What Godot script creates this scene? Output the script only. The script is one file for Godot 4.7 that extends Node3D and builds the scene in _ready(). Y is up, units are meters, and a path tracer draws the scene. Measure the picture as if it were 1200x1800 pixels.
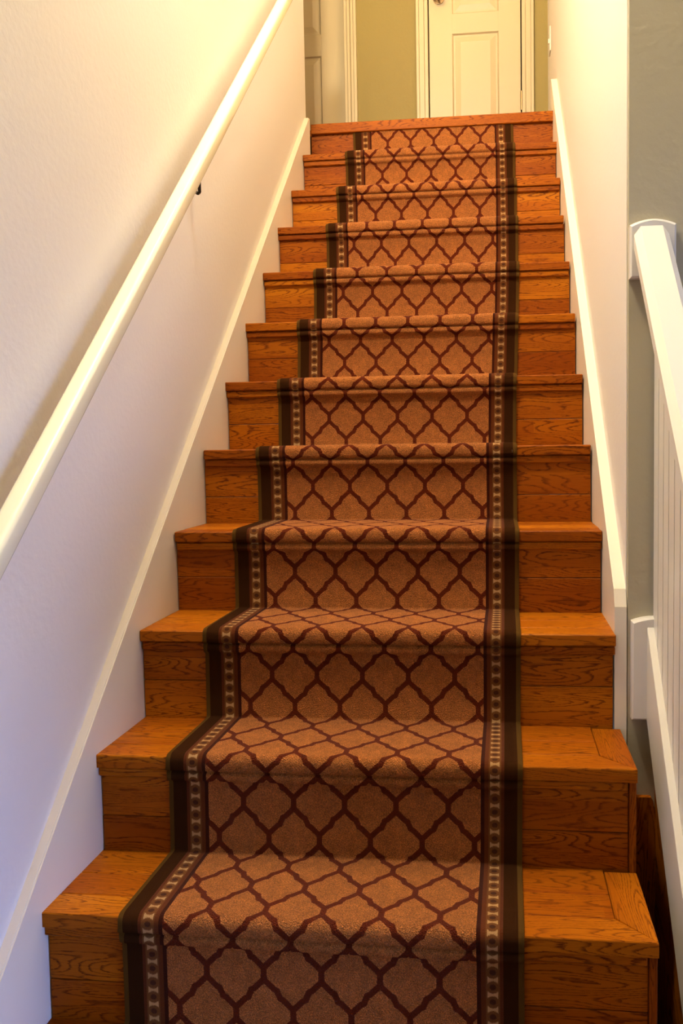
extends Node3D

# ---------------------------------------------------------------- measurements
const RISE := 0.209          # height of a step
const RUN := 0.22332         # going of a step
const WIDTH := 1.0781        # stair width between the skirt boards
const SETBACK := 0.0156      # nosing overhang in front of the riser
const NOSE := 0.0269         # thickness of the nosing
const COVE := 0.0205         # height of the strip under the nosing
const FIRST := -1            # two more steps go on below the frame
const LAST := 12             # the landing
const FLOOR_Y := -0.418
const LAND_Y := 2.515
const CEIL_Y := 4.95
const BACK_Z := -3.27
const WALL_L := -0.02
const WALL_R := 1.105
const ROOM_Z := -0.462       # face of the grey wall that the railing runs into
const SLOPE := RISE / RUN

# how far the real steps are off the ideal ones: height, left end, right end
const STEP_DY := [0.0017, 0.0016, 0.0034, -0.0006, -0.0016, -0.0048, -0.0037, -0.003, 0.0024, -0.0025, 0.0045, 0.0072]
const STEP_XL := [-0.0032, -0.0021, 0.0014, 0.0024, 0.0052, -0.0027, -0.0018, 0.0, -0.0046, 0.001, 0.0005, -0.011]
const STEP_XR := [0.013, 0.013, 0.0026, 0.0, -0.0033, -0.0022, -0.0039, -0.0028, -0.0048, -0.0011, 0.0039, 0.0084]
# where the runner's left edge lies on each step, and where its lattice sits on each riser
const RUN_X := [0.146, 0.151, 0.154, 0.157, 0.157, 0.163, 0.175, 0.184, 0.1865, 0.1868, 0.1862, 0.182]
const RUN_A := [-0.0942, -0.0889, -0.0978, -0.102, -0.1084, -0.1177, -0.1412, -0.1588, -0.1536, -0.1156, -0.0951, -0.0966]
const PILE := 0.009          # thickness of the runner

var rng := RandomNumberGenerator.new()
var used := {}
var M := {}
var wood: Array = []


func _ready() -> void:
	# ------------------------------------------------------------ camera
	var cam := Camera3D.new()
	cam.name = "camera"
	cam.projection = Camera3D.PROJECTION_FRUSTUM
	cam.near = 0.05
	cam.far = 60.0
	cam.size = 2.0 * 900.0 / 1470.0 * 0.05
	cam.frustum_offset = Vector2(-116.45, -21.66) / 1470.0 * 0.05
	cam.position = Vector3(0.83082, 1.04666, 1.38503)
	cam.rotation = Vector3(-0.0640993, 0.1092418, -0.0145348)
	add_child(cam)
	cam.current = true
	# ------------------------------------------------------------ sky and exposure
	var sky := Sky.new()
	var sm := ProceduralSkyMaterial.new()
	sm.sky_top_color = Color(0.36, 0.54, 0.98)
	sm.sky_horizon_color = Color(0.62, 0.75, 1.0)
	sm.ground_horizon_color = Color(0.36, 0.41, 0.48)
	sm.ground_bottom_color = Color(0.2, 0.23, 0.26)
	sm.energy_multiplier = 1.0
	sky.sky_material = sm
	var env := Environment.new()
	env.background_mode = Environment.BG_SKY
	env.sky = sky
	env.background_energy_multiplier = 17.0
	env.tonemap_mode = Environment.TONE_MAPPER_LINEAR
	env.tonemap_exposure = 1.1
	env.sdfgi_enabled = true
	env.ssao_enabled = true
	env.ssil_enabled = true
	var we := WorldEnvironment.new()
	we.name = "world"
	we.environment = env
	add_child(we)
	# ------------------------------------------------------------ lamps (fixture and light together)
	rng.seed = 7
	materials()
	pendant_lamp(Vector3(0.26, 3.6, -0.05), 0.15, 5.5, Color(1.0, 0.945, 0.85), "round white glass pendant lamp hanging above the foot of the stairs")
	wall_lamp(Vector3(WALL_L, 4.15, -1.2), 0.09, 1.6, Color(1.0, 0.83, 0.46), "small round glass wall lamp high on the handrail wall")
	# ------------------------------------------------------------ large structure
	shell()
	skirts()
	doors()
	# ------------------------------------------------------------ things
	staircase()
	runner()
	wall_handrail()
	railing()
	wall_plate()


# ================================================================ bookkeeping
func numbered(called: String) -> String:
	var n: int = used.get(called, 0)
	used[called] = n + 1
	return called if n == 0 else "%s_%03d" % [called, n]


func thing(called: String, label: String, category: String, at := Vector3.ZERO) -> Node3D:
	var o := Node3D.new()
	o.name = numbered(called)
	o.position = at
	o.set_meta("label", label)
	o.set_meta("category", category)
	add_child(o, true)
	return o


func put(st: SurfaceTool, called: String, m: Material, parent: Node3D) -> MeshInstance3D:
	var mesh: ArrayMesh = st.commit()
	var o := MeshInstance3D.new()
	o.name = called if parent != self else numbered(called)
	o.mesh = mesh
	o.material_override = m
	parent.add_child(o, true)
	return o


func struct(st: SurfaceTool, called: String, m: Material, label: String) -> MeshInstance3D:
	var o := put(st, called, m, self)
	o.set_meta("kind", "structure")
	o.set_meta("label", label)
	return o


# ================================================================ shapes
func mb() -> SurfaceTool:
	var st := SurfaceTool.new()
	st.begin(Mesh.PRIMITIVE_TRIANGLES)
	return st


# a flat convex face; out says which side shows
func face(st: SurfaceTool, p: Array, out: Vector3, uv: Array = []) -> void:
	var n := Vector3.ZERO
	for i in p.size():
		var a: Vector3 = p[i]
		var b: Vector3 = p[(i + 1) % p.size()]
		n += a.cross(b)
	if n.length() < 1e-12:
		return
	n = n.normalized()
	var flip := n.dot(out) < 0.0
	if flip:
		n = -n
	for i in range(1, p.size() - 1):
		var ids := [0, i + 1, i] if not flip else [0, i, i + 1]
		for j in ids:
			st.set_normal(n)
			if uv.size():
				st.set_uv(uv[j])
			else:
				var q: Vector3 = p[j]
				st.set_uv(Vector2(q.x + q.z, q.y))
			st.add_vertex(p[j])


# box with chamfered edges; L is the axis that the grain follows
func box(st: SurfaceTool, lo: Vector3, hi: Vector3, c := 0.0, L := 0, off := Vector2.ZERO) -> void:
	var mid := (lo + hi) / 2.0
	c = min(c, (hi - lo)[(hi - lo).min_axis_index()] * 0.45)
	for a in 3:
		var b := (a + 1) % 3
		var d := (a + 2) % 3
		for s in 2:
			var p: Array = []
			for q in [[0, 0], [1, 0], [1, 1], [0, 1]]:
				var v := Vector3.ZERO
				v[a] = hi[a] if s else lo[a]
				v[b] = hi[b] - c if q[0] else lo[b] + c
				v[d] = hi[d] - c if q[1] else lo[d] + c
				p.append(v)
			var o := Vector3.ZERO
			o[a] = 1.0 if s else -1.0
			face(st, p, o, wuv(p, a, L, off))
	if c <= 0.0:
		return
	for a in 3:                       # edges that run along axis a
		var b := (a + 1) % 3
		var d := (a + 2) % 3
		for sb in 2:
			for sd in 2:
				var p: Array = []
				for q in [[0, 0], [1, 0], [1, 1], [0, 1]]:
					var v := Vector3.ZERO
					v[a] = hi[a] - c if q[0] else lo[a] + c
					var eb := hi[b] if sb else lo[b]
					var ed := hi[d] if sd else lo[d]
					var ib := -c if sb else c
					var jd := -c if sd else c
					v[b] = eb if q[1] else eb + ib
					v[d] = ed + jd if q[1] else ed
					p.append(v)
				var o := Vector3.ZERO
				o[b] = 1.0 if sb else -1.0
				o[d] = 1.0 if sd else -1.0
				face(st, p, o, wuv(p, d, L, off))
	for i in 8:
		var h := Vector3(i & 1, (i >> 1) & 1, (i >> 2) & 1)
		var e := Vector3(hi.x if h.x else lo.x, hi.y if h.y else lo.y, hi.z if h.z else lo.z)
		var g := Vector3(-c if h.x else c, -c if h.y else c, -c if h.z else c)
		var p := [e + Vector3(0, g.y, g.z), e + Vector3(g.x, 0, g.z), e + Vector3(g.x, g.y, 0)]
		face(st, p, e - mid, wuv(p, 1, L, off))


func wuv(p: Array, a: int, L: int, off: Vector2) -> Array:
	var o: Array = []
	for v in p:
		var w: Vector3 = v
		var u := w[L]
		var across := 0.0
		if a == L:
			u = w[(L + 1) % 3] * 0.3
			across = w[(L + 2) % 3]
		else:
			across = w[3 - L - a]
		o.append(Vector2(u / 1.2, across / 0.16) + off)
	return o


# a polygon in the (z, y) plane made into a board between x0 and x1
func slab_x(st: SurfaceTool, pts: Array, x0: float, x1: float) -> void:
	var c := Vector2.ZERO
	for q in pts:
		c += q
	c /= pts.size()
	for x in [x0, x1]:
		var p: Array = []
		for q in pts:
			p.append(Vector3(x, q.y, q.x))
		face(st, p, Vector3(1.0 if x == x1 else -1.0, 0, 0))
	for i in pts.size():
		var a: Vector2 = pts[i]
		var b: Vector2 = pts[(i + 1) % pts.size()]
		var m := (a + b) / 2.0 - c
		face(st, [Vector3(x0, a.y, a.x), Vector3(x1, a.y, a.x), Vector3(x1, b.y, b.x), Vector3(x0, b.y, b.x)], Vector3(0, m.y, m.x))


# a profile in (x, y) swept along z from z0 to z1 while y climbs by climb per metre of -z
func rail_sweep(st: SurfaceTool, prof: Array, z0: float, z1: float, y0: float, climb: float, smooth := false) -> void:
	var n := prof.size()
	var c := Vector2.ZERO
	for q in prof:
		c += q
	c /= n
	var y1 := y0 + climb * (z0 - z1)
	var A: Array = []
	var B: Array = []
	for q in prof:
		A.append(Vector3(q.x, y0 + q.y, z0))
		B.append(Vector3(q.x, y1 + q.y, z1))
	face(st, A, Vector3(0, 0, 1))
	face(st, B, Vector3(0, 0, -1))
	var dir := (Vector3(0, y1, z1) - Vector3(0, y0, z0)).normalized()
	var nor: Array = []
	for i in n:
		var e: Vector3 = A[(i + 1) % n] - A[i]
		var m: Vector2 = (prof[i] + prof[(i + 1) % n]) / 2.0 - c
		var v := e.cross(dir).normalized()
		if v.dot(Vector3(m.x, m.y, 0)) < 0.0:
			v = -v
		nor.append(v)
	for i in n:
		var j := (i + 1) % n
		var na: Vector3 = nor[i]
		var nb: Vector3 = nor[i]
		if smooth:
			na = (nor[i] + nor[(i + n - 1) % n]).normalized()
			nb = (nor[i] + nor[j]).normalized()
		quad_n(st, [A[i], A[j], B[j], B[i]], [na, nb, nb, na], nor[i])


# a quad with given normals and texture coordinates
func quad_n(st: SurfaceTool, p: Array, n: Array, out: Vector3, uv: Array = []) -> void:
	var g: Vector3 = (p[1] - p[0]).cross(p[2] - p[0])
	if g.length() < 1e-14:
		g = (p[2] - p[0]).cross(p[3] - p[0])
	var ids := [0, 2, 1, 0, 3, 2] if g.dot(out) > 0.0 else [0, 1, 2, 0, 2, 3]
	for j in ids:
		st.set_normal(n[j])
		if uv.size():
			st.set_uv(uv[j])
		else:
			st.set_uv(Vector2(p[j].x + p[j].z, p[j].y))
		st.add_vertex(p[j])


# a turned shape about an axis: prof holds (distance along the axis, radius)
func lathe(st: SurfaceTool, base: Vector3, axis: Vector3, prof: Array, seg := 24) -> void:
	axis = axis.normalized()
	var u := axis.cross(Vector3(0.3, 0.9, 0.31)).normalized()
	var w := axis.cross(u)
	for i in prof.size() - 1:
		var a: Vector2 = prof[i]
		var b: Vector2 = prof[i + 1]
		var slope := Vector2(b.y - a.y, -(b.x - a.x)).normalized()   # (along, radial) normal is (-dr, da)
		for k in seg:
			var t0 := TAU * k / seg
			var t1 := TAU * (k + 1) / seg
			var r0 := u * cos(t0) + w * sin(t0)
			var r1 := u * cos(t1) + w * sin(t1)
			var n0 := (-axis * slope.x - r0 * slope.y).normalized()
			var n1 := (-axis * slope.x - r1 * slope.y).normalized()
			quad_n(st, [base + axis * a.x + r0 * a.y, base + axis * a.x + r1 * a.y, base + axis * b.x + r1 * b.y, base + axis * b.x + r0 * b.y], [n0, n1, n1, n0], n0 + n1)


func tube(st: SurfaceTool, pts: Array, r: float, seg := 10) -> void:
	for i in pts.size() - 1:
		var a: Vector3 = pts[i]
		var b: Vector3 = pts[i + 1]
		lathe(st, a, b - a, [Vector2(0, 0.0001), Vector2(0, r), Vector2((b - a).length(), r), Vector2((b - a).length(), 0.0001)], seg)


# ================================================================ materials
func noise(freq: float, sd: int, oct := 3) -> FastNoiseLite:
	var n := FastNoiseLite.new()
	n.seed = sd
	n.noise_type = FastNoiseLite.TYPE_SIMPLEX_SMOOTH
	n.frequency = freq
	n.fractal_type = FastNoiseLite.FRACTAL_FBM if oct > 1 else FastNoiseLite.FRACTAL_NONE
	n.fractal_octaves = oct
	return n


func bump(freq: float, sd: int, strength: float, size := 512) -> NoiseTexture2D:
	var t := NoiseTexture2D.new()
	t.noise = noise(freq, sd)
	t.width = size
	t.height = size
	t.seamless = true
	t.as_normal_map = true
	t.bump_strength = strength
	return t


func flat(c: Color, rough: float, spec := 0.5, metal := 0.0) -> StandardMaterial3D:
	var m := StandardMaterial3D.new()
	m.albedo_color = c
	m.roughness = rough
	m.metallic = metal
	m.metallic_specular = spec
	return m


func wall_paint(c: Color, rough: float, depth: float) -> StandardMaterial3D:
	var m := flat(c, rough, 0.4)
	m.normal_enabled = true
	m.normal_texture = M.peel
	m.normal_scale = depth
	m.uv1_triplanar = true
	m.uv1_world_triplanar = true
	m.uv1_scale = Vector3(2.6, 2.6, 2.6)
	return m


func materials() -> void:
	M.peel = bump(0.035, 3, 5.0)
	M.wall = wall_paint(Color(0.90, 0.875, 0.84), 0.5, 0.09)
	M.grey = wall_paint(Color(0.70, 0.665, 0.56), 0.55, 0.1)
	M.olive = wall_paint(Color(0.555, 0.49, 0.275), 0.6, 0.1)
	M.ceiling = wall_paint(Color(0.88, 0.87, 0.84), 0.8, 0.6)
	M.trim = flat(Color(0.91, 0.87, 0.79), 0.36)
	M.rail = flat(Color(0.95, 0.925, 0.79), 0.22)
	M.rail.clearcoat_enabled = true
	M.rail.clearcoat = 0.5
	M.rail.clearcoat_roughness = 0.15
	M.railing = flat(Color(0.87, 0.85, 0.80), 0.34)
	M.door = flat(Color(0.74, 0.675, 0.54), 0.42)
	M.brass = flat(Color(0.62, 0.53, 0.40), 0.28, 0.5, 1.0)
	M.iron = flat(Color(0.20, 0.16, 0.12), 0.45, 0.5, 0.8)
	M.plate = flat(Color(0.93, 0.91, 0.86), 0.35)
	M.dark = flat(Color(0.16, 0.13, 0.10), 0.5)
	M.gap = flat(Color(0.08, 0.06, 0.05), 0.9)
	M.glass = flat(Color(0.95, 0.97, 1.0, 0.06), 0.0)
	M.glass.transparency = BaseMaterial3D.TRANSPARENCY_ALPHA
	M.lowfloor = wall_paint(Color(0.34, 0.20, 0.11), 0.45, 0.1)
	# oak: four boards' worth of grain, each in three stains
	for v in 4:
		var tex := ImageTexture.create_from_image(oak(v))
		var row: Array = []
		for tint in [Color(1, 1, 1), Color(0.92, 0.88, 0.84), Color(0.84, 0.77, 0.72)]:
			var m := flat(tint, 0.48, 0.22)
			m.albedo_texture = tex
			m.texture_repeat = true
			row.append(m)
		wood.append(row)
	# carpet
	var pile := bump(0.17, 11, 14.0, 512)
	M.field = carpet(Color(1, 1, 1), pile, Vector3(1, 1, 1))
	M.field.albedo_texture = ImageTexture.create_from_image(lattice())
	M.border = carpet(Color(1, 1, 1), pile, Vector3(1, 1, 1))
	M.border.albedo_texture = ImageTexture.create_from_image(beads())
	M.band = carpet(Color(0.26, 0.145, 0.06), pile, Vector3(4, 4, 4))
	M.binding = carpet(Color(0.41, 0.29, 0.12), pile, Vector3(6, 6, 6))


func carpet(c: Color, pile: Texture2D, sc: Vector3) -> StandardMaterial3D:
	var m := flat(c, 1.0, 0.05)
	m.normal_enabled = true
	m.normal_texture = pile
	m.normal_scale = 1.4
	m.uv1_scale = sc
	m.rim_enabled = true
	m.rim = 0.08
	m.rim_tint = 0.6
	return m


# plain-sawn oak, stained orange brown: 1.2 m by 0.16 m
func oak(v: int) -> Image:
	var W := 1024
	var H := 192
	var img := Image.create(W, H, true, Image.FORMAT_RGB8)
	var n1 := noise(1.0, 20 + v, 2)
	var n2 := noise(1.0, 40 + v, 2)
	var n3 := noise(1.0, 60 + v, 1)
	var light := Color(0.71, 0.42, 0.045)
	var mid := Color(0.60, 0.31, 0.022)
	var dark := Color(0.30, 0.115, 0.02)
	for j in H:
		var t := j / float(H) * 0.16
		for i in W:
			var s := i / float(W) * 1.2
			# blend the ends so that the picture repeats along the board
			var k := smoothstep(0.85, 1.2, s)
			var a := n1.get_noise_2d(s * 1.9, t * 15.0)
			if k > 0.0:
				a = lerpf(a, n1.get_noise_2d((s - 1.2) * 1.9, t * 15.0), k)
			var ring := a * 6.0 + t * 20.0 + 0.12 * n3.get_noise_2d(s * 42.0, t * 420.0)
			var f := ring - floorf(ring)
			var late := smoothstep(0.62, 0.93, f) * (1.0 - smoothstep(0.95, 1.0, f))
			var streak := n2.get_noise_2d(s * 14.0, t * 520.0)
			var pore := smoothstep(0.22, 0.5, streak) * (0.35 + 0.65 * late)
			var broad := 0.5 + 0.5 * n1.get_noise_2d(s * 1.1 + 40.0, t * 9.0)
			var c := mid.lerp(light, clampf(broad * 1.2 - 0.1, 0.0, 1.0))
			c = c.lerp(dark, clampf(late * (0.27 + 0.45 * broad) + pore * 0.35, 0.0, 0.85))
			img.set_pixel(i, j, c)
	img.generate_mipmaps()
	return img


# the lattice of the runner: two repeats each way, 0.21 m by 0.302 m
func lattice() -> Image:
	var W := 512
	var H := 736
	var img := Image.create(W, H, true, Image.FORMAT_RGB8)
	var path := PackedVector2Array([Vector2(0, 0), Vector2(0, 0.13), Vector2(0.05, 0.175), Vector2(0.34, 0.37), Vector2(0.45, 0.405), Vector2(0.475, 0.47), Vector2(0.525, 0.53), Vector2(0.55, 0.595), Vector2(0.66, 0.63), Vector2(0.95, 0.825), Vector2(1, 0.87), Vector2(1, 1)])
	for i in path.size():
		path[i] = path[i] * Vector2(0.0525, 0.0755)
	var n1 := noise(0.16, 5, 2)
	var n2 := noise(0.17, 6, 2)
	var n3 := noise(0.012, 8, 2)
	var tuft := RandomNumberGenerator.new()
	tuft.seed = 77
	var loops := PackedFloat32Array()          # each loop of yarn has a tone of its own
	for i in 128 * 184:
		loops.append(tuft.randf_range(-1.0, 1.0))
	var tan := Color(0.745, 0.455, 0.225)
	var line := Color(0.42, 0.15, 0.045)
	for j in H:
		var r := 4.0 - 4.0 * (j + 0.5) / H
		var r0 := floorf(r)
		var fv := r - r0
		var o := 0.0 if int(r0) % 2 == 0 else 0.5
		for i in W:
			var x := 2.0 * (i + 0.5) / W - o
			var u := x - floorf(x)
			if u > 0.5:
				u = 1.0 - u
			var q := Vector2(u * 2.0 * 0.0525, fv * 0.0755)
			var d := 1.0
			for k in path.size() - 1:
				var a := path[k]
				var e := path[k + 1] - a
				d = minf(d, (q - a - e * clampf((q - a).dot(e) / e.length_squared(), 0.0, 1.0)).length_squared())
			d = sqrt(d) + 0.0006 * n1.get_noise_2d(i, j)
			var g := 0.45 * n2.get_noise_2d(i, j) + 0.4 * loops[(j / 4) * 128 + i / 4]
			var c := tan * (1.0 + 0.42 * g + 0.08 * n3.get_noise_2d(i, j))
			# loops of the pale yarn stand a little lighter where they meet the dark line
			c = c.lerp(Color(0.86, 0.62, 0.38), 0.5 * clampf(1.0 - absf(d - 0.0069) / 0.0012, 0.0, 1.0) * smoothstep(-0.1, 0.4, g))
			var l := line * (1.0 + 0.18 * g)
			c = c.lerp(l, 1.0 - smoothstep(0.0050, 0.0060, d))
			c.a = 1.0
			img.set_pixel(i, j, c)
	img.generate_mipmaps()
	return img


# the beaded border, 0.046 m wide, ten beads long
func beads() -> Image:
	var W := 128
	var H := 736
	var img := Image.create(W, H, true, Image.FORMAT_RGB8)
	var n1 := noise(0.22, 15, 2)
	var n2 := noise(0.5, 16, 1)
	for j in H:
		var v := fposmod((j + 0.5) / H * 10.0, 1.0) - 0.5
		for i in W:
			var u := (i + 0.5) / W + 0.012 * n1.get_noise_2d(i, j)
			var g := n2.get_noise_2d(i, j)
			var c := Color(0.42, 0.20, 0.075)                       # red brown beside the band
			if u > 0.13:
				c = Color(0.52, 0.315, 0.14)
			if u > 0.66:
				c = Color(0.45, 0.22, 0.08)
			if u > 0.84:
				c = Color(0.28, 0.095, 0.02)
			var bu := (u - 0.40) / 0.20                              # -1 .. 1 across the beads
			if absf(bu) < 1.0:
				var vv := v + 0.09 * n1.get_noise_2d(i + 300, j)
				if absf(vv) < 0.085 + 0.16 * bu * bu:
					c = Color(0.84, 0.65, 0.42)
				else:
					var e := Vector2(bu / 0.62, (0.5 - absf(vv)) / 0.19)
					if e.length() < 1.0:
						c = Color(0.34, 0.18, 0.095)
			c = c * (1.0 + 0.26 * g)
			c.a = 1.0
			img.set_pixel(i, j, c)
	img.generate_mipmaps()
	return img


# ================================================================ lamps
func wall_lamp(at: Vector3, r: float, energy: float, tint: Color, label: String) -> void:
	var o := thing("wall_lamp", label, "lamp", at)
	var st := mb()
	lathe(st, Vector3.ZERO, Vector3(1, 0, 0), [Vector2(0, 0.001), Vector2(0, 0.06), Vector2(0.012, 0.055), Vector2(0.02, 0.012), Vector2(0.05, 0.012)], 24)
	put(st, "lamp_base", M.brass, o)
	globe(o, Vector3(0.05 + r * 0.95, 0, 0), r, energy, tint)


func pendant_lamp(at: Vector3, r: float, energy: float, tint: Color, label: String) -> void:
	var o := thing("pendant_lamp", label, "lamp", at)
	var st := mb()
	lathe(st, Vector3(0, CEIL_Y - at.y, 0), Vector3(0, -1, 0), [Vector2(0, 0.001), Vector2(0, 0.06), Vector2(0.02, 0.055), Vector2(0.03, 0.01)], 24)
	tube(st, [Vector3(0, CEIL_Y - at.y - 0.02, 0), Vector3(0, r + 0.02, 0)], 0.006)
	lathe(st, Vector3(0, r + 0.04, 0), Vector3(0, -1, 0), [Vector2(0, 0.006), Vector2(0.01, 0.04), Vector2(0.05, 0.045)], 24)
	put(st, "stem", M.brass, o)
	globe(o, Vector3.ZERO, r, energy, tint)


# a glowing glass globe with the lamp's light inside it
func globe(o: Node3D, at: Vector3, r: float, energy: float, tint: Color) -> void:
	var st := mb()
	var prof: Array = []
	for i in 17:
		var a := PI * i / 16.0
		prof.append(Vector2(-r * cos(a), maxf(r * sin(a), 0.001)))
	lathe(st, at, Vector3(0, -1, 0), prof, 32)
	var gm := flat(Color(0.95, 0.93, 0.88), 0.4)
	gm.emission_enabled = true
	gm.emission = tint
	gm.emission_energy_multiplier = 1.2
	put(st, "lamp_shade", gm, o)
	var l := OmniLight3D.new()
	l.name = "lamp_light"
	l.position = at
	l.light_color = tint
	l.light_energy = energy
	l.light_size = r * 0.8
	l.omni_range = 14.0
	l.omni_attenuation = 2.0
	l.shadow_enabled = true
	o.add_child(l, true)


# ================================================================ the shell
func shell() -> void:
	var lo := FLOOR_Y - 0.2
	var hi := CEIL_Y + 0.15
	var st := mb()
	box(st, Vector3(-0.16, lo, -2.405), Vector3(WALL_L, CEIL_Y, 4.7), 0.002)
	struct(st, "wall_left", M.wall, "tall white wall with the slanting handrail, along the open side of the stairs to the left")
	st = mb()
	box(st, Vector3(WALL_R, lo, BACK_Z - 0.12), Vector3(WALL_R + 0.015, CEIL_Y, ROOM_Z - 0.0125), 0.0)
	box(st, Vector3(WALL_R + 0.015, lo, BACK_Z - 0.12), Vector3(WALL_R + 0.13, CEIL_Y, ROOM_Z - 0.13), 0.0)
	struct(st, "wall_right", M.wall, "cream white stair wall opposite the handrail wall")
	st = mb()
	box(st, Vector3(WALL_R + 0.0015, lo, ROOM_Z - 0.0125), Vector3(3.6, CEIL_Y, ROOM_Z), 0.0015)
	box(st, Vector3(WALL_R + 0.016, lo, ROOM_Z - 0.13), Vector3(3.6, CEIL_Y, ROOM_Z - 0.0125), 0.0)
	struct(st, "wall_room", M.grey, "grey green wall face that both white rails run into")
	st = mb()
	var back := BACK_Z - 0.12
	box(st, Vector3(0.011, lo, back), Vector3(0.4604, CEIL_Y, BACK_Z))
	box(st, Vector3(0.9733, lo, back), Vector3(1.25, CEIL_Y, BACK_Z))
	box(st, Vector3(-2.2, lo, back), Vector3(-0.78, CEIL_Y, BACK_Z))
	box(st, Vector3(-0.78, 4.56, back), Vector3(0.011, CEIL_Y, BACK_Z))
	box(st, Vector3(0.4604, 4.56, back), Vector3(0.9733, CEIL_Y, BACK_Z))
	struct(st, "wall_back", M.olive, "olive yellow hall wall between the two doors at the head of the stairs")
	st = mb()
	box(st, Vector3(-2.2, lo, back - 0.14), Vector3(1.25, CEIL_Y, back - 0.02))
	struct(st, "wall_closet", M.gap, "dark closet wall behind the hall doors")
	st = mb()
	box(st, Vector3(-2.32, lo, back), Vector3(-2.2, CEIL_Y, -2.3))
	box(st, Vector3(-2.2, lo, -2.405), Vector3(-0.16, CEIL_Y, -2.3))
	struct(st, "wall_hall", M.wall, "white hall walls beyond the end of the handrail wall")
	st = mb()
	box(st, Vector3(-0.16, lo, 4.7), Vector3(3.6, CEIL_Y, 4.82))
	struct(st, "wall_front", M.grey, "grey wall of the lower hall behind the viewer")
	# wall with the daylight window, out of the frame to the right
	var z0 := 0.35
	var z1 := 2.1
	var y0 := 0.0
	var y1 := 1.95
	var kz := ROOM_Z + 0.022
	var under := func(q: float) -> float: return 0.649 - 0.2155 - 1.105 * (q - kz)
	st = mb()
	slab_x(st, [Vector2(ROOM_Z, FLOOR_Y), Vector2(ROOM_Z, under.call(ROOM_Z)), Vector2(0.109, under.call(0.109)), Vector2(0.109, FLOOR_Y)], 1.166, 1.186)
	struct(st, "trim_4", wood[1][1], "dark stained panel that closes the stair side below the white railing")
	st = mb()
	box(st, Vector3(3.6, lo, ROOM_Z - 0.13), Vector3(3.75, CEIL_Y, z0))
	box(st, Vector3(3.6, lo, z1), Vector3(3.75, CEIL_Y, 4.82))
	box(st, Vector3(3.6, lo, z0), Vector3(3.75, y0, z1))
	box(st, Vector3(3.6, y1, z0), Vector3(3.75, CEIL_Y, z1))
	struct(st, "wall_window", M.grey, "grey wall with the daylight window beyond the railing")
	var w := Node3D.new()
	w.name = "window_1"
	w.set_meta("kind", "structure")
	w.set_meta("label", "white framed window that lets daylight in beyond the railing")
	add_child(w, true)
	st = mb()
	box(st, Vector3(3.64, y0, z0), Vector3(3.70, y0 + 0.05, z1), 0.004)
	box(st, Vector3(3.64, y1 - 0.05, z0), Vector3(3.70, y1, z1), 0.004)
	box(st, Vector3(3.64, y0 + 0.05, z0), Vector3(3.70, y1 - 0.05, z0 + 0.05), 0.004)
	box(st, Vector3(3.64, y0 + 0.05, z1 - 0.05), Vector3(3.70, y1 - 0.05, z1), 0.004)
	put(st, "frame", M.trim, w)
	st = mb()
	box(st, Vector3(3.668, y0 + 0.05, z0 + 0.05), Vector3(3.672, y1 - 0.05, z1 - 0.05))
	put(st, "pane", M.glass, w)
	st = mb()
	box(st, Vector3(-0.16, lo, -2.4), Vector3(3.6, FLOOR_Y, 4.7))
	struct(st, "floor", M.lowfloor, "brown floor of the lower hall at the foot of the stairs")
	st = mb()
	box(st, Vector3(-2.3, hi - 0.15, back - 0.14), Vector3(3.75, hi, 4.82))
	struct(st, "ceiling", M.ceiling, "white ceiling over the stairs and the hall")
	# landing floor: boards that run across the head of the stairs
	var land := Node3D.new()
	land.name = "floor_landing"
	land.set_meta("kind", "structure")
	land.set_meta("label", "oak boarded landing floor at the head of the stairs")
	add_child(land, true)
	var z := -11.0 * RUN - 0.07
	while z > BACK_Z - 0.1:
		var zn := maxf(z - 0.083, BACK_Z - 0.12)
		st = mb()
		box(st, Vector3(-2.2 if z < -2.41 else -0.02, LAND_Y - 0.03, zn + 0.0008), Vector3(WALL_R, LAND_Y, z - 0.0008), 0.001, 0, Vector2(rng.randf(), rng.randf()))
		put(st, "plank", oak_mat(), land)
		z = zn


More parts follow.
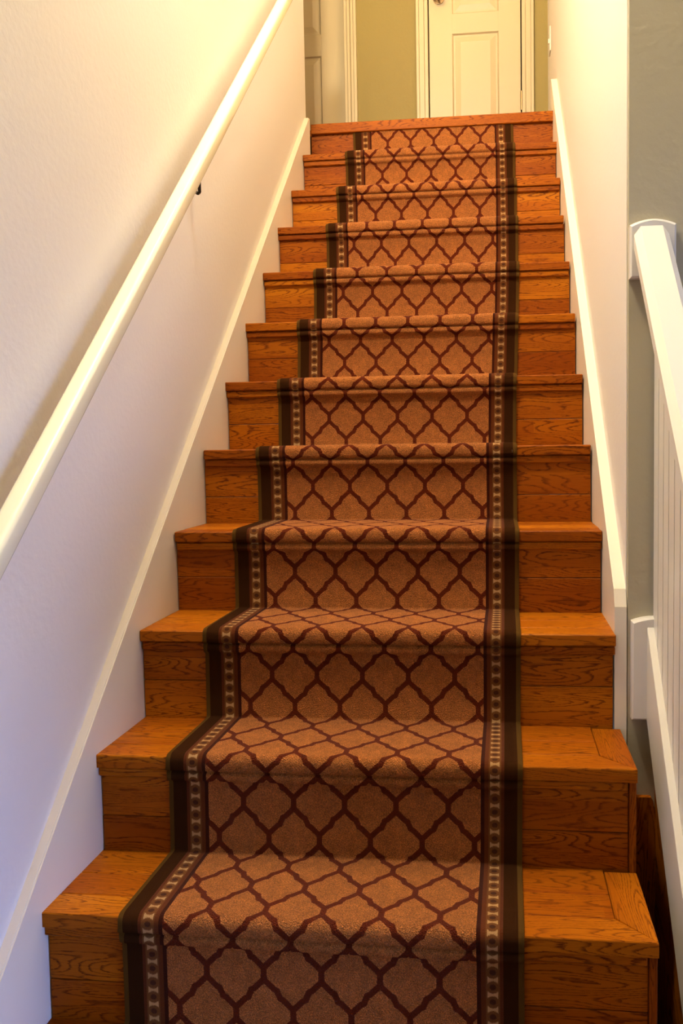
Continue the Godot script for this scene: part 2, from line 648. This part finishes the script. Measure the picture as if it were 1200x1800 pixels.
# ================================================================ skirt boards on both walls
func skirts() -> void:
	var st := mb()
	var kl := 0.291
	var e := 0.003
	var top := func(z: float, k: float) -> float: return k - SLOPE * z
	var a := 1.2
	var b := -2.372
	var pts := [Vector2(a, top.call(a, kl) - 0.55), Vector2(a, top.call(a, kl)), Vector2(b, top.call(b, kl)), Vector2(b - 0.02, top.call(b, kl) + 0.004), Vector2(b - 0.022, top.call(b, kl) - 0.55)]
	slab_x(st, pts, WALL_L, 0.0 - e)
	pts = [Vector2(a, top.call(a, kl) - 0.55), Vector2(a, top.call(a, kl) - e), Vector2(b, top.call(b, kl) - e), Vector2(b - 0.02, top.call(b, kl) + 0.004 - e), Vector2(b - 0.022, top.call(b, kl) - 0.55)]
	slab_x(st, pts, -e, 0.0)
	struct(st, "trim_1", M.trim, "white slanting skirt board between the stair ends and the handrail wall")
	st = mb()
	var kr := 0.281
	a = ROOM_Z + 0.002
	b = -2.59
	pts = [Vector2(a, 0.30), Vector2(a, top.call(a, kr) - 0.022), Vector2(a - 0.016, top.call(a - 0.016, kr)), Vector2(b, top.call(b, kr)), Vector2(b, top.call(b, kr) - 0.55)]
	slab_x(st, pts, WIDTH + 0.001, WALL_R)
	struct(st, "trim_2", M.trim, "white slanting skirt board on the cream wall, ending beside the third step")
	# stained board that closes the wall below the railing
	st = mb()
	var p := [Vector3(1.098, -0.41, ROOM_Z + 0.014), Vector3(1.098, 0.270, ROOM_Z + 0.014), Vector3(1.156, 0.270, ROOM_Z + 0.014), Vector3(1.161, 0.262, ROOM_Z + 0.014), Vector3(1.2566, -0.41, ROOM_Z + 0.014)]
	face(st, p, Vector3(0, 0, 1), wuv(p, 2, 1, Vector2(0.3, 0.2)))
	for i in p.size():
		var u: Vector3 = p[i]
		var v: Vector3 = p[(i + 1) % p.size()]
		var m := (u + v) / 2.0 - Vector3(1.16, 0.0, ROOM_Z + 0.014)
		face(st, [u, v, v - Vector3(0, 0, 0.014), u - Vector3(0, 0, 0.014)], Vector3(m.x, m.y, 0))
	struct(st, "trim_3", wood[1][1], "dark stained board at the foot of the grey wall behind the lower treads")


# ================================================================ doors at the head of the stairs
# a sunk panel with a raised field: rings of (inset, depth)
func panel(st: SurfaceTool, x0: float, x1: float, y0: float, y1: float, z: float, ring: Array) -> void:
	for i in ring.size():
		var a: Vector2 = ring[i]
		var A := [Vector3(x0 + a.x, y0 + a.x, z + a.y), Vector3(x1 - a.x, y0 + a.x, z + a.y), Vector3(x1 - a.x, y1 - a.x, z + a.y), Vector3(x0 + a.x, y1 - a.x, z + a.y)]
		if i == ring.size() - 1:
			face(st, A, Vector3(0, 0, 1))
			return
		var b: Vector2 = ring[i + 1]
		var B := [Vector3(x0 + b.x, y0 + b.x, z + b.y), Vector3(x1 - b.x, y0 + b.x, z + b.y), Vector3(x1 - b.x, y1 - b.x, z + b.y), Vector3(x0 + b.x, y1 - b.x, z + b.y)]
		for k in 4:
			face(st, [A[k], A[(k + 1) % 4], B[(k + 1) % 4], B[k]], Vector3(0, 0, 1))


func panel_door(called: String, label: String, m: Material, x0: float, x1: float, zf: float, cols: Array, rows: Array) -> Node3D:
	var d := Node3D.new()
	d.name = called
	d.set_meta("kind", "structure")
	d.set_meta("label", label)
	add_child(d, true)
	var y0 := LAND_Y + 0.008
	var y1 := 4.548
	var zb := zf - 0.036
	var xs: Array = [x0]
	for c in cols:
		xs.append_array(c)
	xs.append(x1)
	for i in range(0, xs.size(), 2):
		var st := mb()
		box(st, Vector3(xs[i], y0, zb), Vector3(xs[i + 1], y1, zf), 0.0006)
		put(st, "stile", m, d)
	var ys: Array = [y0]
	for r in rows:
		ys.append_array(r)
	ys.append(y1)
	for c in cols:
		for i in range(0, ys.size(), 2):
			var st := mb()
			box(st, Vector3(c[0], ys[i], zb), Vector3(c[1], ys[i + 1], zf), 0.0)
			put(st, "rail", m, d)
		for r in rows:
			var st := mb()
			panel(st, c[0], c[1], r[0], r[1], zf, [Vector2(0, 0), Vector2(0.007, -0.008), Vector2(0.016, -0.008), Vector2(0.045, -0.001), Vector2(0.046, -0.001)])
			put(st, "panel", m, d)
	return d


func casing(parent: Node3D, m: Material, x0: float, x1: float, y1: float, steps: Array) -> void:
	for s in 2:
		var st := mb()
		for q in steps:                                   # from the opening outwards: from, to, how far it stands out
			var xa: float = x0 - q[1] if s == 0 else x1 + q[0]
			var xb: float = x0 - q[0] if s == 0 else x1 + q[1]
			box(st, Vector3(xa, LAND_Y, BACK_Z), Vector3(xb, y1 + q[0], BACK_Z + q[2]), 0.002)
		put(st, "casing", m, parent)
	var st := mb()
	for q in steps:
		box(st, Vector3(x0 - q[1], y1 + q[0], BACK_Z), Vector3(x1 + q[1], y1 + q[1], BACK_Z + q[2]), 0.002)
	put(st, "casing", m, parent)
	st = mb()
	box(st, Vector3(x0 - 0.006, LAND_Y, BACK_Z - 0.11), Vector3(x0, y1, BACK_Z + 0.002))
	box(st, Vector3(x1, LAND_Y, BACK_Z - 0.11), Vector3(x1 + 0.006, y1, BACK_Z + 0.002))
	put(st, "jamb", m, parent)


func doors() -> void:
	var d := panel_door("door_1", "narrow white panelled closet door facing the head of the stairs", M.door, 0.4725, 0.9612, BACK_Z - 0.003, [[0.5965, 0.8455]], [[2.76, 3.258], [3.361, 3.90], [4.0, 4.42]])
	casing(d, M.door, 0.4665, 0.9673, 4.554, [[0.0, 0.02, 0.010], [0.02, 0.048, 0.015], [0.048, 0.064, 0.020]])
	var st := mb()
	lathe(st, Vector3(0.527, 3.447, BACK_Z - 0.003), Vector3(0, 0, 1), [Vector2(0, 0.001), Vector2(0, 0.031), Vector2(0.005, 0.031), Vector2(0.009, 0.02), Vector2(0.012, 0.011), Vector2(0.03, 0.011), Vector2(0.036, 0.02), Vector2(0.046, 0.027), Vector2(0.056, 0.026), Vector2(0.063, 0.018), Vector2(0.066, 0.001)])
	put(st, "knob", M.brass, d)
	for y in [2.845, 4.25]:
		st = mb()
		lathe(st, Vector3(0.9645, y - 0.01, BACK_Z + 0.006), Vector3(0, 1, 0), [Vector2(0, 0.001), Vector2(0, 0.006), Vector2(0.1, 0.006), Vector2(0.1, 0.001)], 14)
		put(st, "hinge", M.brass, d)
	d = panel_door("door_2", "panelled door set back in its frame, half hidden behind the end of the handrail wall", M.door, -0.765, 0.001, BACK_Z - 0.07, [[-0.63, -0.435], [-0.33, -0.1355]], [[2.76, 3.219], [3.334, 3.95], [4.05, 4.42]])
	casing(d, M.door, -0.771, 0.007, 4.554, [[0.0, 0.018, 0.010], [0.018, 0.034, 0.016], [0.034, 0.038, 0.011], [0.038, 0.054, 0.018], [0.054, 0.0705, 0.022]])


# ================================================================ the stairs
func oak_mat() -> StandardMaterial3D:
	return wood[rng.randi() % 4][rng.randi() % 3]


func board(parent: Node3D, called: String, lo: Vector3, hi: Vector3, L := 0, c := 0.0012) -> void:
	var st := mb()
	box(st, lo, hi, c, L, Vector2(rng.randf(), rng.randf()))
	put(st, called, oak_mat(), parent)


func dy(k: int) -> float:
	return STEP_DY[k - 1] if k >= 1 else 0.0


func staircase() -> void:
	var o := thing("staircase", "orange brown oak staircase of boarded treads and risers under the runner", "staircase")
	for k in range(FIRST, LAST + 1):
		var s := Node3D.new()
		s.name = "step"
		o.add_child(s, true)
		var y := k * RISE + dy(k)
		var yp := (k - 1) * RISE + dy(k - 1)
		var z := -(k - 1) * RUN
		var zr := z - SETBACK
		var open := k <= 2
		var xl: float = STEP_XL[maxi(k, 1) - 1]
		var xr: float = WIDTH + STEP_XR[maxi(k, 1) - 1]
		var g := 0.0007                                       # half a joint
		if k == LAST:
			board(s, "nosing_board", Vector3(xl, y - 0.045, z - 0.07 + g), Vector3(xr, y, z), 0, 0.003)
		else:
			var zt := z - RUN - SETBACK - 0.012                 # tread goes on under the next riser
			var zn := z - 0.068
			var xe := xr
			if open:                                            # nosing returns along the open end, mitred at the corner
				xe = xr - 0.064
				var st := mb()
				mitre(st, [Vector2(xl, z), Vector2(xr, z), Vector2(xe + g, zn + g), Vector2(xl, zn + g)], y - NOSE, y, 0)
				put(st, "nosing_board", oak_mat(), s)
				st = mb()
				mitre(st, [Vector2(xr, z - g), Vector2(xr, zt + 0.02), Vector2(xe + 2.0 * g, zt + 0.02), Vector2(xe + 2.0 * g, zn)], y - NOSE, y, 2)
				put(st, "return_board", oak_mat(), s)
			else:
				board(s, "nosing_board", Vector3(xl, y - NOSE, zn + g), Vector3(xr, y, z), 0, 0.0025)
			var zm := zn - 0.078
			board(s, "tread_board", Vector3(xl, y - NOSE, zm + g), Vector3(xe, y, zn - g))
			board(s, "tread_board", Vector3(xl, y - NOSE, zt), Vector3(xe, y, zm - g))
			board(s, "cove_strip", Vector3(xl + 0.002, y - NOSE - COVE, zr - 0.01), Vector3((xr if not open else WIDTH - 0.003) - 0.001, y - NOSE - 0.0006, z - 0.006), 0, 0.003)
		# riser: two boards, one above the other
		var top := y - NOSE if k < LAST else y - 0.045
		var split := yp + (top - yp) * (0.46 + 0.05 * rng.randf_range(-1.0, 1.0))
		var xre := WIDTH - 0.002
		var xle := 0.0022
		if k == LAST:
			xre += 0.004
			xle -= 0.014
		board(s, "riser_board", Vector3(xle, yp - 0.01, zr - 0.018), Vector3(xre, split - g, zr), 0, 0.001)
		board(s, "riser_board", Vector3(xle, split + g, zr - 0.0185), Vector3(xre, top, zr - 0.0004), 0, 0.001)
		if open:
			board(s, "corner_post", Vector3(WIDTH - 0.001, yp - 0.01 if k > FIRST else yp, zr - 0.03), Vector3(WIDTH + 0.0125, y - NOSE - 0.0006, zr + 0.006), 1, 0.0015)
			board(s, "end_board", Vector3(WIDTH - 0.004, FLOOR_Y, zr - RUN - 0.002), Vector3(WIDTH + 0.0115, y - NOSE - 0.0008, zr - 0.031), 2, 0.001)


# a board whose outline, seen from above, is the polygon pts of (x, z)
func mitre(st: SurfaceTool, pts: Array, y0: float, y1: float, L: int) -> void:
	var off := Vector2(rng.randf(), rng.randf())
	var c := Vector2.ZERO
	for q in pts:
		c += q / pts.size()
	var e := 0.002
	var T: Array = []
	var U: Array = []
	var B: Array = []
	for q in pts:
		var inn: Vector2 = q + Vector2(signf(c.x - q.x), signf(c.y - q.y)) * e * 0.6
		T.append(Vector3(inn.x, y1, inn.y))
		U.append(Vector3(q.x, y1 - e, q.y))
		B.append(Vector3(q.x, y0, q.y))
	face(st, T, Vector3(0, 1, 0), wuv(T, 1, L, off))
	face(st, B, Vector3(0, -1, 0), wuv(B, 1, L, off))
	for i in pts.size():
		var j := (i + 1) % pts.size()
		var m: Vector2 = (pts[i] + pts[j]) / 2.0 - c
		var ax := 2 if absf(m.y) > absf(m.x) else 0
		if ax == L:
			ax = 2 - L
		var p := [U[i], U[j], B[j], B[i]]
		face(st, p, Vector3(m.x, 0, m.y), wuv(p, ax, L, off))
		p = [T[i], T[j], U[j], U[i]]
		face(st, p, Vector3(m.x, 0.5, m.y), wuv(p, 1, L, off))


# ================================================================ the runner
func runner() -> void:
	var o := thing("stair_runner", "brown carpet runner with a dark trellis pattern and beaded borders, laid up the stairs", "carpet")
	# the outer face of the carpet as (z, y) from the floor to the landing, with the lattice row at each point
	var pts := PackedVector2Array()
	var crease: Array = []
	var anchor: Array = []                      # [index of the riser segment's first point, y, row]
	for k in range(FIRST, LAST + 1):
		var z := -(k - 1) * RUN
		var zr := z - SETBACK + PILE
		var y := k * RISE + dy(k)
		var yp := (k - 1) * RISE + dy(k - 1)
		anchor.append([pts.size() + 2, k * RISE + RUN_A[maxi(k, 1) - 1], 6.0 * k])
		if k > FIRST:
			pts.append(Vector2(zr + 0.004, yp + PILE))
			pts.append(Vector2(zr + 0.0012, yp + PILE + 0.0012))
		else:
			pts.append(Vector2(zr, yp + 0.002))
			pts.append(Vector2(zr, yp + 0.004))
		pts.append(Vector2(zr, yp + PILE + 0.004))
		if k == LAST:
			pts.append(Vector2(zr, y - 0.0455))
			break
		var u := y - NOSE - COVE
		var zs := z - 0.004 + PILE
		crease.append_array([pts.size() + 1, pts.size() + 5, pts.size() + 6, pts.size() + 7, pts.size() + 8])
		for q in [Vector2(zr, u - 0.008), Vector2(zr + 0.003, u - 0.003), Vector2(zs - 0.001, u + 0.001), Vector2(zs, u + 0.006), Vector2(zs, u + COVE - 0.008), Vector2(zs - 0.0025, u + COVE - 0.0045), Vector2(z - 0.002, u + COVE - 0.002), Vector2(z + 0.006, u + COVE + 0.0008), Vector2(z + PILE - 0.0008, u + COVE + 0.004), Vector2(z + PILE, u + COVE + 0.010), Vector2(z + PILE, y - 0.008)]:
			pts.append(q)
		for i in range(1, 7):
			var a := PI / 2.0 * i / 6.0
			pts.append(Vector2(z - 0.008 + (PILE + 0.008) * cos(a), y - 0.008 + (PILE + 0.008) * sin(a)))
		pts.append(Vector2(z - 0.06, y + PILE))
		pts.append(Vector2(z - 0.14, y + PILE))
	var n := pts.size()
	var tight: Array = []                       # the crease under each nosing leaves little room behind the carpet
	for q in pts:
		tight.append(false)
	for i in crease:
		tight[i] = true
	var arc := PackedFloat32Array([0.0])
	for i in range(1, n):
		arc.append(arc[i - 1] + pts[i].distance_to(pts[i - 1]))
	var row := PackedFloat32Array()
	row.resize(n)
	var ka: Array = []
	for q in anchor:
		var i: int = q[0]
		ka.append(Vector2(arc[i] + (float(q[1]) - pts[i].y), q[2]))
	for i in n:
		var a := arc[i]
		var j := 0
		while j < ka.size() - 2 and ka[j + 1].x < a:
			j += 1
		var p: Vector2 = ka[j]
		var q: Vector2 = ka[j + 1]
		row[i] = p.y + (a - p.x) * (q.y - p.y) / (q.x - p.x)
		if a > q.x:
			row[i] = q.y + (a - q.x) / 0.0755
	var nor: Array = []
	for i in n:
		var t := Vector2.ZERO
		if i > 0:
			t += (pts[i] - pts[i - 1]).normalized()
		if i < n - 1:
			t += (pts[i + 1] - pts[i]).normalized()
		t = t.normalized()
		nor.append(Vector2(t.y, -t.x))           # (z, y): outwards is +z on a riser, +y on a tread
	var f := 0.7215 / 0.726
	var bands := [["binding", 0.0, 0.0105, M.binding], ["band", 0.0105, 0.0389, M.band], ["border", 0.0389, 0.085, M.border], ["field", 0.085, 0.6437, M.field], ["border", 0.6437, 0.6899, M.border], ["band", 0.6899, 0.7157, M.band], ["binding", 0.7157, 0.726, M.binding]]
	for bi in bands.size():
		var b: Array = bands[bi]
		var st := mb()
		var cols := 5 if b[0] == "field" else 1
		for i in n - 1:
			for c in cols:
				var P: Array = []
				var N: Array = []
				var UV: Array = []
				for q in [[0, 0], [1, 0], [1, 1], [0, 1]]:
					var id: int = i + q[1]
					var w: float = lerpf(b[1], b[2], (c + q[0]) / float(cols))
					var x: float = edge_x(pts[id]) + w * f
					var drop := 0.0
					if b[0] == "binding" and not tight[id]:       # the bound edge rolls down a little
						drop = 0.0035 if (bi == 0) == (q[0] == 0) else 0.0
					P.append(Vector3(x, pts[id].y - nor[id].y * drop, pts[id].x - nor[id].x * drop))
					N.append(Vector3(0, nor[id].y, nor[id].x))
					var uv := Vector2(w / 0.21, -row[id] / 4.0)
					if b[0] == "field":
						uv.x = (w - 0.085 - 0.074) / 0.21
					elif b[0] == "border":
						var e: float = (w - b[1]) / (b[2] - b[1])
						uv = Vector2(e if bi == 2 else 1.0 - e, -row[id] * 0.0755 / 0.265)
					UV.append(uv)
				quad_n(st, P, N, Vector3(0, nor[i].y, nor[i].x), UV)
			if b[0] == "binding":                           # the cut edge, as thick as the carpet
				var w: float = (b[1] if bi == 0 else b[2]) * f
				var P: Array = []
				for q in [[i, 0.0035], [i + 1, 0.0035], [i + 1, 0.0062 if tight[i + 1] else 0.006], [i, 0.0062 if tight[i] else 0.006]]:
					var id: int = q[0]
					if tight[id]:
						q[1] = 0.0 if q[1] < 0.005 else 0.0015
					P.append(Vector3(edge_x(pts[id]) + w, pts[id].y - nor[id].y * q[1], pts[id].x - nor[id].x * q[1]))
				face(st, P, Vector3(-1.0 if bi == 0 else 1.0, 0, 0))
		st.generate_tangents()
		put(st, b[0], b[3], o)
	# one staple left in the edge of the runner on the fifth nosing
	var st := mb()
	var sy := 5 * RISE + dy(5) - 0.014
	tube(st, [Vector3(0.866, sy + 0.003, 4.0 * -RUN + PILE), Vector3(0.866, sy + 0.003, 4.0 * -RUN + PILE + 0.002), Vector3(0.866, sy - 0.004, 4.0 * -RUN + PILE + 0.002), Vector3(0.866, sy - 0.004, 4.0 * -RUN + PILE)], 0.0007, 6)
	put(st, "staple", M.brass, o)


func edge_x(p: Vector2) -> float:
	var t := clampf(0.5 * (p.y / RISE) + 0.5 * (1.0 - p.x / RUN), 1.0, 12.0) - 1.0
	var i := mini(int(t), 10)
	return lerpf(RUN_X[i], RUN_X[i + 1], t - i)


# ================================================================ the handrail on the left wall
func round_rect(x0: float, x1: float, y0: float, y1: float, r: float) -> Array:
	var o: Array = []
	for q in [[x1 - r, y1 - r, 0.0], [x0 + r, y1 - r, 90.0], [x0 + r, y0 + r, 180.0], [x1 - r, y0 + r, 270.0]]:
		for i in 6:
			var a := deg_to_rad(q[2] + 90.0 * i / 5.0)
			o.append(Vector2(q[0] + r * cos(a), q[1] + r * sin(a)))
	return o


func wall_handrail() -> void:
	var o := thing("wall_handrail", "glossy white handrail slanting up the tall white wall beside the stairs", "handrail")
	var st := mb()
	# the section is measured upright, so it looks lower than it is across the slope
	rail_sweep(st, round_rect(0.022, 0.062, 1.004, 1.060, 0.013), 0.75, -2.30, -SLOPE * 0.75, SLOPE, true)
	put(st, "rail", M.rail, o)
	for z in [0.42, -0.905, -2.12]:
		var y: float = 1.775 + SLOPE * (-0.905 - z)
		var b := mb()
		lathe(b, Vector3(WALL_L, y, z), Vector3(1, 0, 0), [Vector2(0, 0.001), Vector2(0, 0.018), Vector2(0.003, 0.018), Vector2(0.006, 0.013), Vector2(0.008, 0.006), Vector2(0.009, 0.001)])
		tube(b, [Vector3(WALL_L + 0.006, y, z), Vector3(0.012, y - 0.030, z + 0.050), Vector3(0.043, y - 0.052, z + 0.098), Vector3(0.049, y - 0.050, z + 0.102), Vector3(0.049, y - 0.010, z + 0.102)], 0.0045)
		put(b, "bracket", M.iron, o)


# ================================================================ the railing on the open side
func railing() -> void:
	var o := thing("stair_railing", "white wooden stair railing with square balusters on the open side by the grey wall", "railing")
	var st := mb()
	var zp := ROOM_Z + 0.022
	# chamfered handrail
	var top := 1.4985
	var cl := 1.03
	rail_sweep(st, [Vector2(1.129, 0.0), Vector2(1.1735, 0.0), Vector2(1.187, -0.018), Vector2(1.187, -0.047), Vector2(1.176, -0.062), Vector2(1.127, -0.062), Vector2(1.1153, -0.047), Vector2(1.1153, -0.018)], 0.12, zp - 0.002, top - cl * (0.12 - zp), cl)
	put(st, "handrail", M.railing, o)
	st = mb()
	rail_sweep(st, [Vector2(1.146, 0.0), Vector2(1.2, 0.0), Vector2(1.2015, -0.002), Vector2(1.2015, -0.205), Vector2(1.1451, -0.205), Vector2(1.1451, -0.002)], 0.12, zp - 0.002, 0.649 - 1.105 * (0.12 - zp), 1.105)
	put(st, "bottom_rail", M.railing, o)
	for i in 10:
		var z := -0.400 + 0.0535 * i
		var f := func(q: float) -> float: return 0.649 - 1.105 * (q - zp)
		var g := func(q: float) -> float: return top - 0.06 - cl * (q - zp)
		st = mb()
		slab_x(st, [Vector2(z - 0.0485, f.call(z - 0.0485)), Vector2(z, f.call(z)), Vector2(z, g.call(z)), Vector2(z - 0.0485, g.call(z - 0.0485))], 1.1595, 1.192)
		put(st, "baluster", M.railing, o)
	# the two arched plates on the grey wall
	for q in [[1.107, 1.202, 1.392, 1.502, 0.0115], [1.1133, 1.209, 0.4446, 0.661, 0.0095]]:
		st = mb()
		var ring: Array = [Vector2(q[0], q[2]), Vector2(q[1], q[2])]
		for i in 11:
			var t := 1.0 - i / 10.0
			ring.append(Vector2(lerpf(q[0], q[1], t), q[3] + q[4] * 4.0 * t * (1.0 - t)))
		plate_z(st, ring, ROOM_Z, zp, 0.004)
		put(st, "wall_plate", M.railing, o)
	st = mb()
	box(st, Vector3(1.125, FLOOR_Y, 0.11), Vector3(1.215, 1.03, 0.20), 0.004)
	box(st, Vector3(1.12, 1.03, 0.10), Vector3(1.225, 1.055, 0.21), 0.008)
	put(st, "newel_post", M.railing, o)


# an outline in (x, y) as a plate between z0 and z1 with a bevelled front edge
func plate_z(st: SurfaceTool, ring: Array, z0: float, z1: float, e: float) -> void:
	var c := Vector2.ZERO
	for q in ring:
		c += q / ring.size()
	var n := ring.size()
	var F: Array = []
	var E: Array = []
	var B: Array = []
	for q in ring:
		var d: Vector2 = (c - q)
		var inn: Vector2 = q + Vector2(signf(d.x) * minf(absf(d.x), e), signf(d.y) * minf(absf(d.y), e))
		F.append(Vector3(inn.x, inn.y, z1))
		E.append(Vector3(q.x, q.y, z1 - e))
		B.append(Vector3(q.x, q.y, z0))
	face(st, F, Vector3(0, 0, 1))
	for i in n:
		var j := (i + 1) % n
		var m: Vector2 = (ring[i] + ring[j]) / 2.0 - c
		face(st, [F[i], F[j], E[j], E[i]], Vector3(m.x, m.y, 0.05))
		face(st, [E[i], E[j], B[j], B[i]], Vector3(m.x, m.y, 0))


# ================================================================ plate on the right wall of the landing
func wall_plate() -> void:
	var o := thing("switch_plate", "small white switch plate on the cream wall near the hall corner", "switch plate", Vector3(WALL_R, 3.082, -3.047))
	var st := mb()
	box(st, Vector3(-0.006, -0.06, -0.037), Vector3(0.0, 0.06, 0.037), 0.002)
	put(st, "cover", M.plate, o)
	st = mb()
	box(st, Vector3(-0.011, -0.012, -0.005), Vector3(-0.005, 0.012, 0.005), 0.001)
	put(st, "toggle", M.plate, o)
